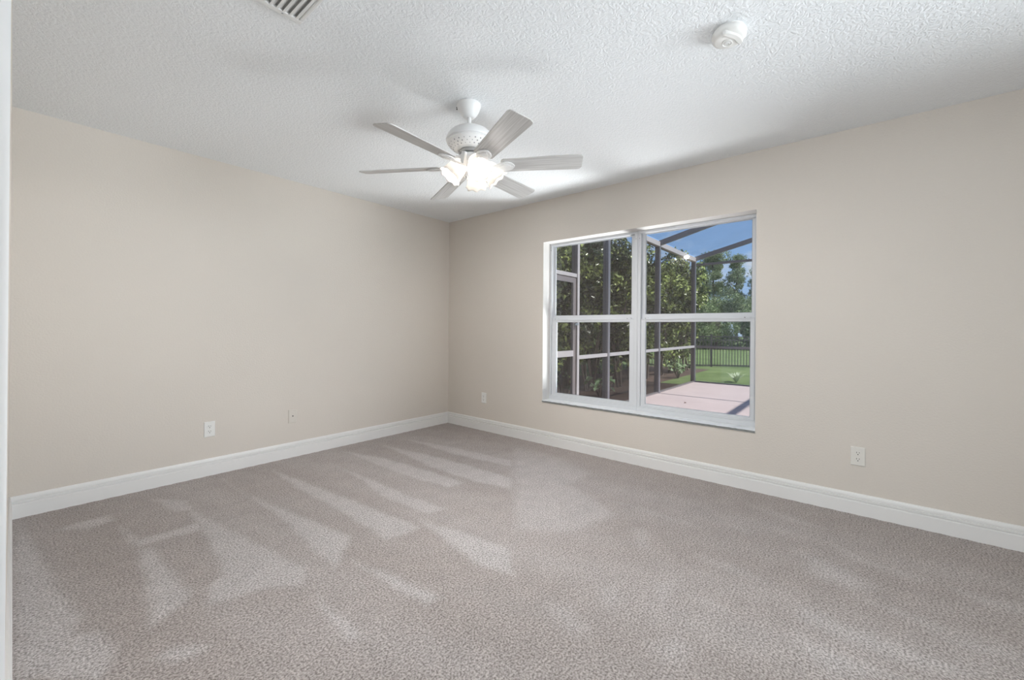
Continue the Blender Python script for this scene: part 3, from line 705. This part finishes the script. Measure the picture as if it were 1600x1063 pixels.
# ------------------------------------------------------------------ outside: ground
GZ, PZ = -0.20, -0.10
g = MB()
g.box((0.2, -7.0, -0.30), (4.746, -0.70, PZ)); g.box((4.754, -7.0, -0.30), (7.16, -0.70, PZ)); g.box((4.746, -7.0, -0.30), (4.754, -0.70, PZ-0.012), 1)
tag(g.build('patio', [M_CONC, M_JOINT]), 'pink concrete patio slab with one joint outside the window', 'patio', kind='structure')
g = MB(); g.box((7.16, -60, -0.5), (95, 70, GZ)); g.box((-10, 5, -0.5), (7.16, 70, GZ)); g.box((-10, -60, -0.5), (7.16, -7.0, GZ))
tag(g.build('lawn', M_TURF), 'mown green lawn beyond the patio', 'lawn', kind='structure')
g = MB(); g.box((-1.0, -0.70, -0.5), (7.16, 5.0, GZ+0.004)); g.box((7.16, 0.05, -0.5), (11.8, 2.2, GZ+0.004))
tag(g.build('garden_bed', M_MULCH), 'dark mulch bed under the hedge', 'garden bed', kind='structure')
g = MB(); g.box((0.2, -7.0, 2.46), (0.72, 1.0, 2.60)); g.box((0.70, -7.0, 2.44), (0.74, 1.0, 2.64)); g.box((-5.0, -7.0, 2.60), (0.72, 1.0, 2.72))
tag(g.build('roof', M_STUCCO), 'house eave above the window', 'roof', kind='structure')

# ------------------------------------------------------------------ screened pool enclosure
YW, XF = -0.84, 7.12               # inner face of the left screen wall, inner face of the front
EZ = 2.875
en = thing('screen_enclosure', (XF, YW, PZ), 'bronze screen enclosure standing around the patio', 'screen enclosure')
PX = [0.74, 1.65, 2.585, 4.76, 7.095]
def part(name, m, a=None, b_=None, bars=None, bevel=0.003):
    q = MB()
    if a is not None: q.box(a, b_)
    for br_ in (bars or ()): q.bar(*br_)
    return q.build(name, m, en, bevel=bevel)
for x in PX[1:]:
    part('post', M_BRONZE, (x-0.026, YW+0.012, PZ), (x+0.026, YW+0.10, EZ-0.075))
    part('sunlit_post_face', M_SUNLITBRONZE, (x-0.027, YW-0.002, PZ), (x+0.027, YW+0.012, EZ-0.075), bevel=0.001)  # added strip, coloured pale as the sunlit face of the post
part('eave_beam', M_SUNLITBRONZE, (0.74, YW-0.005, EZ-0.085), (7.15, YW+0.10, EZ+0.01))
for a, b_ in ((1, 2), (2, 3), (3, 4)):
    part('chair_rail', M_SUNLITBRONZE, (PX[a]+0.026, YW+0.012, 0.725), (PX[b_]-0.026, YW+0.062, 0.777))
    part('base_rail', M_BRONZE, (PX[a]+0.026, YW+0.012, PZ), (PX[b_]-0.026, YW+0.062, PZ+0.026))
part('door_header', M_SUNLITBRONZE, (PX[0], YW+0.010, 1.870), (PX[1]-0.026, YW+0.062, 1.922))
for y in (-3.25, -5.65):
    part('post', M_BRONZE, (XF-0.05, y-0.026, PZ), (XF+0.05, y+0.026, 3.44))
part('front_girt', M_BRONZE, (XF-0.02, YW, 2.690), (XF+0.03, -5.65, 2.742))
part('front_chair_rail', M_BRONZE, (XF-0.02, YW, 0.725), (XF+0.03, -5.65, 0.777))
part('front_base_rail', M_BRONZE, (XF-0.02, YW, PZ), (XF+0.03, -5.65, PZ+0.026))
YR = -6.02; ZR = EZ+0.25*(YW-YR)
for x in PX[2:]:
    part('rafter', M_BRONZE, bars=[((x, YW+0.02, EZ-0.02), (x, YR, ZR), 0.05, 0.10, (0, 0, 1)), ((x, YR, ZR), (x, -6.6, ZR), 0.05, 0.10, (0, 0, 1))])
part('purlin', M_BRONZE, bars=[((0.72, YR, ZR), (7.12, YR, ZR), 0.10, 0.05, (0, 0, 1))])
def panel(name, pts, m):
    q = MB(); q.add(pts, [(0, 1, 2, 3)]); return q.build(name, m, en)
ys_ = YW+0.045
for a, b_ in ((1, 2), (2, 3), (3, 4)):
    for z0, z1 in ((PZ+0.02, 0.73), (0.77, EZ-0.08)):
        panel('screen_panel', [(PX[a], ys_, z0), (PX[b_], ys_, z0), (PX[b_], ys_, z1), (PX[a], ys_, z1)], M_SCREEN)
panel('screen_panel', [(PX[0], ys_, 1.92), (PX[1], ys_, 1.92), (PX[1], ys_, EZ-0.08), (PX[0], ys_, EZ-0.08)], M_SCREEN)
rx = [0.74]+PX[2:]
for a, b_ in zip(rx[:-1], rx[1:]):
    panel('roof_panel', [(a, YW, EZ+0.03), (b_, YW, EZ+0.03), (b_, YR, ZR+0.03), (a, YR, ZR+0.03)], M_ROOFSCREEN)
    panel('roof_panel', [(a, YR, ZR+0.03), (b_, YR, ZR+0.03), (b_, -6.6, ZR+0.03), (a, -6.6, ZR+0.03)], M_ROOFSCREEN)
for ya, yb in ((YW, -3.25), (-3.25, -5.65)):
    for z0, z1 in ((PZ+0.02, 0.73), (0.77, 2.70)):
        panel('front_panel', [(XF+0.005, ya, z0), (XF+0.005, yb, z0), (XF+0.005, yb, z1), (XF+0.005, ya, z1)], M_FRONTSCREEN)
panel('gable_panel', [(XF+0.005, YW, 2.74), (XF+0.005, YR, 2.74), (XF+0.005, YR, ZR), (XF+0.005, YW, EZ)], M_FRONTSCREEN)

sdr = thing('screen_door', (1.2, YW+0.03, PZ), 'bronze screen door at the left end of the enclosure', 'door')
def dpart(name, m, boxes, bevel=0.002):
    q = MB()
    for a, b_ in boxes: q.box(a, b_)
    return q.build(name, m, sdr, bevel=bevel)
dpart('frame', M_BRONZE, [((0.76, YW+0.02, PZ+0.02), (0.83, YW+0.055, 1.862)), ((1.545, YW+0.02, PZ+0.02), (1.618, YW+0.055, 1.862)), ((0.83, YW+0.02, 1.79), (1.545, YW+0.055, 1.862))])
dpart('mid_rail', M_SUNLITBRONZE, [((0.83, YW+0.01, 0.775), (1.545, YW+0.06, 0.855))])
dpart('kick_rail', M_TRIM, [((0.83, YW+0.0, PZ+0.02), (1.545, YW+0.06, PZ+0.145))])
dpart('handle', M_STEEL, [((1.56, YW-0.03, 1.20), (1.60, YW+0.02, 1.235)), ((1.52, YW-0.035, 1.205), (1.60, YW-0.022, 1.228))])
q = MB()
for z0, z1 in ((PZ+0.14, 0.78), (0.85, 1.80)): q.add([(0.82, YW+0.036, z0), (1.55, YW+0.036, z0), (1.55, YW+0.036, z1), (0.82, YW+0.036, z1)], [(0, 1, 2, 3)])
q.build('screen_panel', M_SCREEN, sdr)

# ------------------------------------------------------------------ fence beyond the lawn
fa = Vector((11.6, 2.64, GZ)); fdv = Vector((13.744-12.83, -0.794-0.671, 0)).normalized()
fn = thing('metal_fence', tuple(fa), 'black metal picket fence across the lawn', 'fence')
L = 9.0; FH = 1.13
for zc in (0.06, FH-0.14, FH-0.02):
    q = MB(); q.bar(fa+Vector((0, 0, zc)), fa+fdv*L+Vector((0, 0, zc)), 0.028, 0.034); q.build('rail', M_BLACKMETAL, fn)
for k in range(5):
    q = MB(); p_ = fa+fdv*(2.75-1.8+1.8*k); q.bar(p_+Vector((0, 0, -0.05)), p_+Vector((0, 0, FH+0.06)), 0.062, 0.062, tuple(fdv)); q.build('post', M_BLACKMETAL, fn)
pk = MB(); pk.bar((0, 0, 0.02), (0, 0, FH-0.02), 0.018, 0.018, tuple(fdv)); pk0 = pk.build('picket', M_BLACKMETAL, fn, origin=(0, 0, 0))
for k in range(88):
    o = pk0 if k == 0 else pk0.copy()
    if k: COL.objects.link(o)
    o.parent = fn; o.location = fdv*(0.05+0.1005*k)

# ------------------------------------------------------------------ plants
def leaf_mesh(name, C, ln, wd, mt, parent, up=0.5, tint=None, bend=0.25, base=(0, 0, 0), direction=None):
    """one mesh of folded four-point leaves at the centres C"""
    n = len(C); C = C-np.array(base)
    d = rng.normal(size=(n, 3)) if direction is None else direction+0.35*rng.normal(size=(n, 3))
    d[:, 2] -= 0.15; d /= np.linalg.norm(d, axis=1)[:, None]
    nr = rng.normal(size=(n, 3)); nr[:, 2] += up*2; nr -= d*(nr*d).sum(1)[:, None]; nr /= np.linalg.norm(nr, axis=1)[:, None]
    sdv = np.cross(d, nr); l = ln*rng.uniform(0.7, 1.3, n)[:, None]; w_ = wd*rng.uniform(0.7, 1.3, n)[:, None]
    V = np.empty((n, 4, 3)); V[:, 0] = C-d*l/2; V[:, 2] = C+d*l/2-nr*l*0.12
    V[:, 1] = C+sdv*w_/2+nr*w_*bend-d*l*0.05; V[:, 3] = C-sdv*w_/2+nr*w_*bend-d*l*0.05
    i = np.arange(n)*4; F = np.concatenate([np.stack([i, i+1, i+2], 1), np.stack([i, i+2, i+3], 1)])
    me = bpy.data.meshes.new(name); me.vertices.add(n*4); me.vertices.foreach_set('co', V.ravel().astype(np.float32))
    me.loops.add(len(F)*3); me.loops.foreach_set('vertex_index', F.ravel().astype(np.int32))
    me.polygons.add(len(F)); me.polygons.foreach_set('loop_start', np.arange(len(F), dtype=np.int32)*3)
    me.update(calc_edges=True); me.validate()
    tv = rng.random(n)**1.8 if tint is None else tint
    a_ = me.attributes.new('tint', 'FLOAT', 'POINT'); a_.data.foreach_set('value', np.repeat(tv, 4).astype(np.float32))
    me.materials.append(mt); ob = bpy.data.objects.new(name, me); COL.objects.link(ob)
    if parent is not None: ob.parent = parent
    return ob
def blob_points(n, centres, radii, squash=0.8, shell=0.55):
    k = rng.integers(0, len(centres), n); q = rng.normal(size=(n, 3)); q /= np.linalg.norm(q, axis=1)[:, None]
    rr = shell+(1-shell)*rng.random(n)**0.7
    return np.array(centres)[k]+q*(np.array(radii)[k]*rr)[:, None]*np.array([1, 1, squash])

def shrub(x, y, h, n, label, low=0.06, mt=M_HEDGE, group='hedge shrubs behind the screen wall'):
    t = thing('hedge_shrub', (x, y, GZ), label, 'shrub', group)
    st = MB(); cs = []; rs = []
    for k in range(7):
        a = random.uniform(0, 6.28); top = Vector((x+0.42*math.cos(a), y+0.35*math.sin(a), GZ+h*random.uniform(0.7, 0.95)))
        b0 = Vector((x+random.uniform(-.15, .15), y+random.uniform(-.1, .1), GZ-0.02))
        st.tube([b0, b0.lerp(top, 0.4)+Vector((random.uniform(-.08, .08), random.uniform(-.08, .08), 0)), top], [0.022, 0.016, 0.006], 6)
    for k in range(34):
        f = random.random()**0.75; cs.append((x+random.uniform(-.62, .62), y+random.uniform(-.45, .45), GZ+0.35+f*(h-0.55))); rs.append(random.uniform(0.22, 0.42)*(0.8 if f < 0.3 else 1))
    st.build('stems', M_BARK, t)
    P_ = blob_points(n, cs, rs, 0.9)
    keep = rng.random(n) < np.clip((P_[:, 2]-GZ)/1.9, low, 1.0)
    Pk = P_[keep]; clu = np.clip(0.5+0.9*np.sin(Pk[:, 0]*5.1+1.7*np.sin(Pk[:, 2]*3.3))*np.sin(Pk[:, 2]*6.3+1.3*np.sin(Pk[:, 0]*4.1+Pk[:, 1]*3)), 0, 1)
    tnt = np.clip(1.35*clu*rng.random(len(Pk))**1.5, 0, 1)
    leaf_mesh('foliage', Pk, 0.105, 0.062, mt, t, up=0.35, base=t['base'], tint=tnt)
    return t
hedge_lab = ['glossy hedge shrub at the screen door end of the hedge', 'glossy hedge shrub second from the screen door', 'glossy hedge shrub third from the screen door',
             'glossy hedge shrub fourth from the screen door', 'glossy hedge shrub fifth from the screen door', 'glossy hedge shrub sixth from the screen door',
             'glossy hedge shrub seventh from the screen door', 'glossy hedge shrub behind the corner post of the enclosure', 'glossy hedge shrub at the lawn end of the hedge']
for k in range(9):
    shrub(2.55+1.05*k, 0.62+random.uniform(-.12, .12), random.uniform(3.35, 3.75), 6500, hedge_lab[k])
back_lab = [s_.replace('glossy hedge shrub', 'dark shrub of the back row') for s_ in hedge_lab]
for k in range(9):
    shrub(2.8+0.97*k, 2.5+random.uniform(-.12, .12), random.uniform(2.6, 3.0), 6000, back_lab[k], 1.0, M_BACKHEDGE, 'back row of hedge shrubs')

def broad_plant(x, y, z, n, size, label):
    t = thing('broadleaf_plant', (x, y, z), label, 'plant')
    st = MB(); P_ = []; D_ = []
    for k in range(n):
        a = random.uniform(0, 6.28); r_ = random.uniform(0.03, size); tip = Vector((x+r_*math.cos(a), y+r_*math.sin(a), z+size*random.uniform(0.6, 1.5)))
        st.tube([(x, y, z-0.02), ((x+tip.x)/2, (y+tip.y)/2, z+0.7*(tip.z-z)), tip], 0.004, 5); P_.append(tuple(tip)); D_.append((math.cos(a), math.sin(a), -0.2))
    st.build('stems', M_BUSH if False else M_BARK, t); leaf_mesh('leaves', np.array(P_), 0.13, 0.10, M_PALELEAF, t, up=0.9, base=t['base'], direction=np.array(D_))
broad_plant(3.94, 0.02, GZ, 26, 0.30, 'pale broadleaf plant low behind the left half of the window')
broad_plant(8.45, 0.0, GZ, 30, 0.28, 'pale broadleaf plant low beside the enclosure corner')

# tuft of arching grass on the lawn
t = thing('grass_clump', (8.57, -1.425, GZ), 'pale arching grass tuft on the lawn just past the patio', 'plant')
q = MB()
for k in range(90):
    a = random.uniform(0, 6.28); l = random.uniform(0.22, 0.45); dx, dy = math.cos(a), math.sin(a); sp = random.uniform(0.25, 0.8)
    pts = [(8.57+dx*l*sp*f, -1.425+dy*l*sp*f, GZ+l*(1.15*f-0.55*f*f)) for f in (0, .35, .7, 1)]
    w_ = [0.007, 0.009, 0.006, 0.0008]
    vs = [];
    for (p_, ww) in zip(pts, w_): vs += [(p_[0]-dy*ww, p_[1]+dx*ww, p_[2]), (p_[0]+dy*ww, p_[1]-dx*ww, p_[2])]
    q.add(vs, [(0, 1, 3, 2), (2, 3, 5, 4), (4, 5, 7, 6)])
q.build('blades', simple('pale_grass', (0.60, 0.66, 0.50), 0.7, vary=0.2), t)
q = MB(); lx, ly = 3.968, -1.58
q.add([(lx-.03, ly, PZ+.004), (lx, ly-.022, PZ+.012), (lx+.035, ly+.004, PZ+.006), (lx+.004, ly+.024, PZ+.020), (lx, ly, PZ+.002)], [(0, 1, 4), (1, 2, 4), (2, 3, 4), (3, 0, 4)])
q.tube([(lx-.03, ly, PZ+.004), (lx-.055, ly+.01, PZ+.003)], 0.0015, 5)
tag(q.build('dry_leaf', M_DRY, origin=(lx, ly, PZ)), 'small brown dry leaf lying on the pink patio', 'leaf')

def pine(x, y, h, lean, label, n=5000, spread=1.0, dens=1.0):
    t = thing('pine_tree', (x, y, GZ), label, 'tree', 'tall trees beyond the fence')
    tr = MB(); top = Vector((x+lean, y+lean*0.5, GZ+h*0.93))
    tr.tube([(x, y, GZ-0.2), (x+lean*0.3, y, GZ+h*0.4), (x+lean*0.7, y+lean*0.3, GZ+h*0.7), top], [0.22, 0.18, 0.12, 0.04], 8)
    cs = []; rs = []
    for k in range(int(44*dens)):
        f = random.uniform(0.22, 1.0); a = random.uniform(0, 6.28); rad = spread*random.uniform(0.3, 2.3)*(1.15-0.6*f)
        c_ = Vector((x+lean*f+rad*math.cos(a), y+rad*math.sin(a), GZ+h*f+random.uniform(-.3, .3)))
        tr.tube([(x+lean*f*0.9, y+lean*0.4*f, GZ+h*f*0.93), ((x+c_.x)/2+lean*f*0.5, (y+c_.y)/2, c_.z-0.1), c_], [0.06, 0.04, 0.015], 5)
        cs.append(tuple(c_)); rs.append(random.uniform(0.5, 1.05)*spread)
    cs.append(tuple(top)); rs.append(0.8*spread)
    tr.build('trunk', M_BARK, t)
    leaf_mesh('foliage', blob_points(n, cs, rs, 0.72, 0.3), 0.30, 0.11, M_PINE, t, up=0.6, base=t['base'])
pine(60, 11.9, 12.4, 0.5, 'tall pine just right of the enclosure corner post, nearest the hedge', 9000, 1.15)
pine(58, 8.6, 11.0, -0.4, 'tall pine with an open crown right of the other pine', 6500, 1.0)
pine(66, 15.6, 11.0, 0.3, 'pine behind the enclosure corner post', 9000)
pine(57, 5.6, 9.2, 0.3, 'shorter pine at the right edge of the window', 8000)
for k, (x, y, h) in enumerate(((62, 1.5, 11), (58, -4.5, 12), (64, -10, 11), (60, 21, 12), (64, 28, 11.5))):
    pine(x, y, h, random.uniform(-.5, .5), ['pine standing right of the shorter pine', 'pine standing well to the right of the patio', 'farthest right pine past the patio', 'pine standing behind the lawn end of the hedge', 'farthest left pine behind the hedge'][k], 2200)
def bush(x, y, h, r_, label, n=5500):
    t = thing('wild_bush', (x, y, GZ), label, 'bush', 'wild bushes behind the fence')
    st = MB()
    for k in range(5):
        a = random.uniform(0, 6.28); st.tube([(x, y, GZ-0.05), (x+r_*0.5*math.cos(a), y+r_*0.5*math.sin(a), GZ+h*0.75)], [0.05, 0.015], 6)
    st.build('stems', M_BARK, t)
    cs = [(x+random.uniform(-r_, r_)*0.7, y+random.uniform(-r_, r_)*0.7, GZ+random.uniform(0.25, h*0.85)) for k in range(14)]; rs = [random.uniform(0.35, 0.6)*r_ for k in range(14)]
    leaf_mesh('foliage', blob_points(n, cs, rs, 0.8, 0.5), 0.20, 0.10, M_BUSH, t, up=0.6, base=t['base'])
bl_ = [(29, 6.6, 2.9, 1.5, 'round green bush behind the fence beside the enclosure corner post'), (28, 3.9, 3.3, 1.6, 'tall green bush behind the fence, middle of the right pane'),
       (29.5, 1.4, 3.0, 1.5, 'green bush behind the fence at the right edge of the window'), (33, 5.9, 4.6, 1.9, 'taller bush standing back between two green bushes'),
       (33.5, 2.6, 4.8, 1.9, 'taller bush standing back at the right of the fence view'), (29, 9.4, 3.0, 1.6, 'green bush behind the enclosure corner post'),
       (30, -1.4, 3.1, 1.5, 'green bush far right along the fence'), (29, -4.2, 3.0, 1.6, 'last green bush at the right end of the fence')]
for args in bl_: bush(*args)
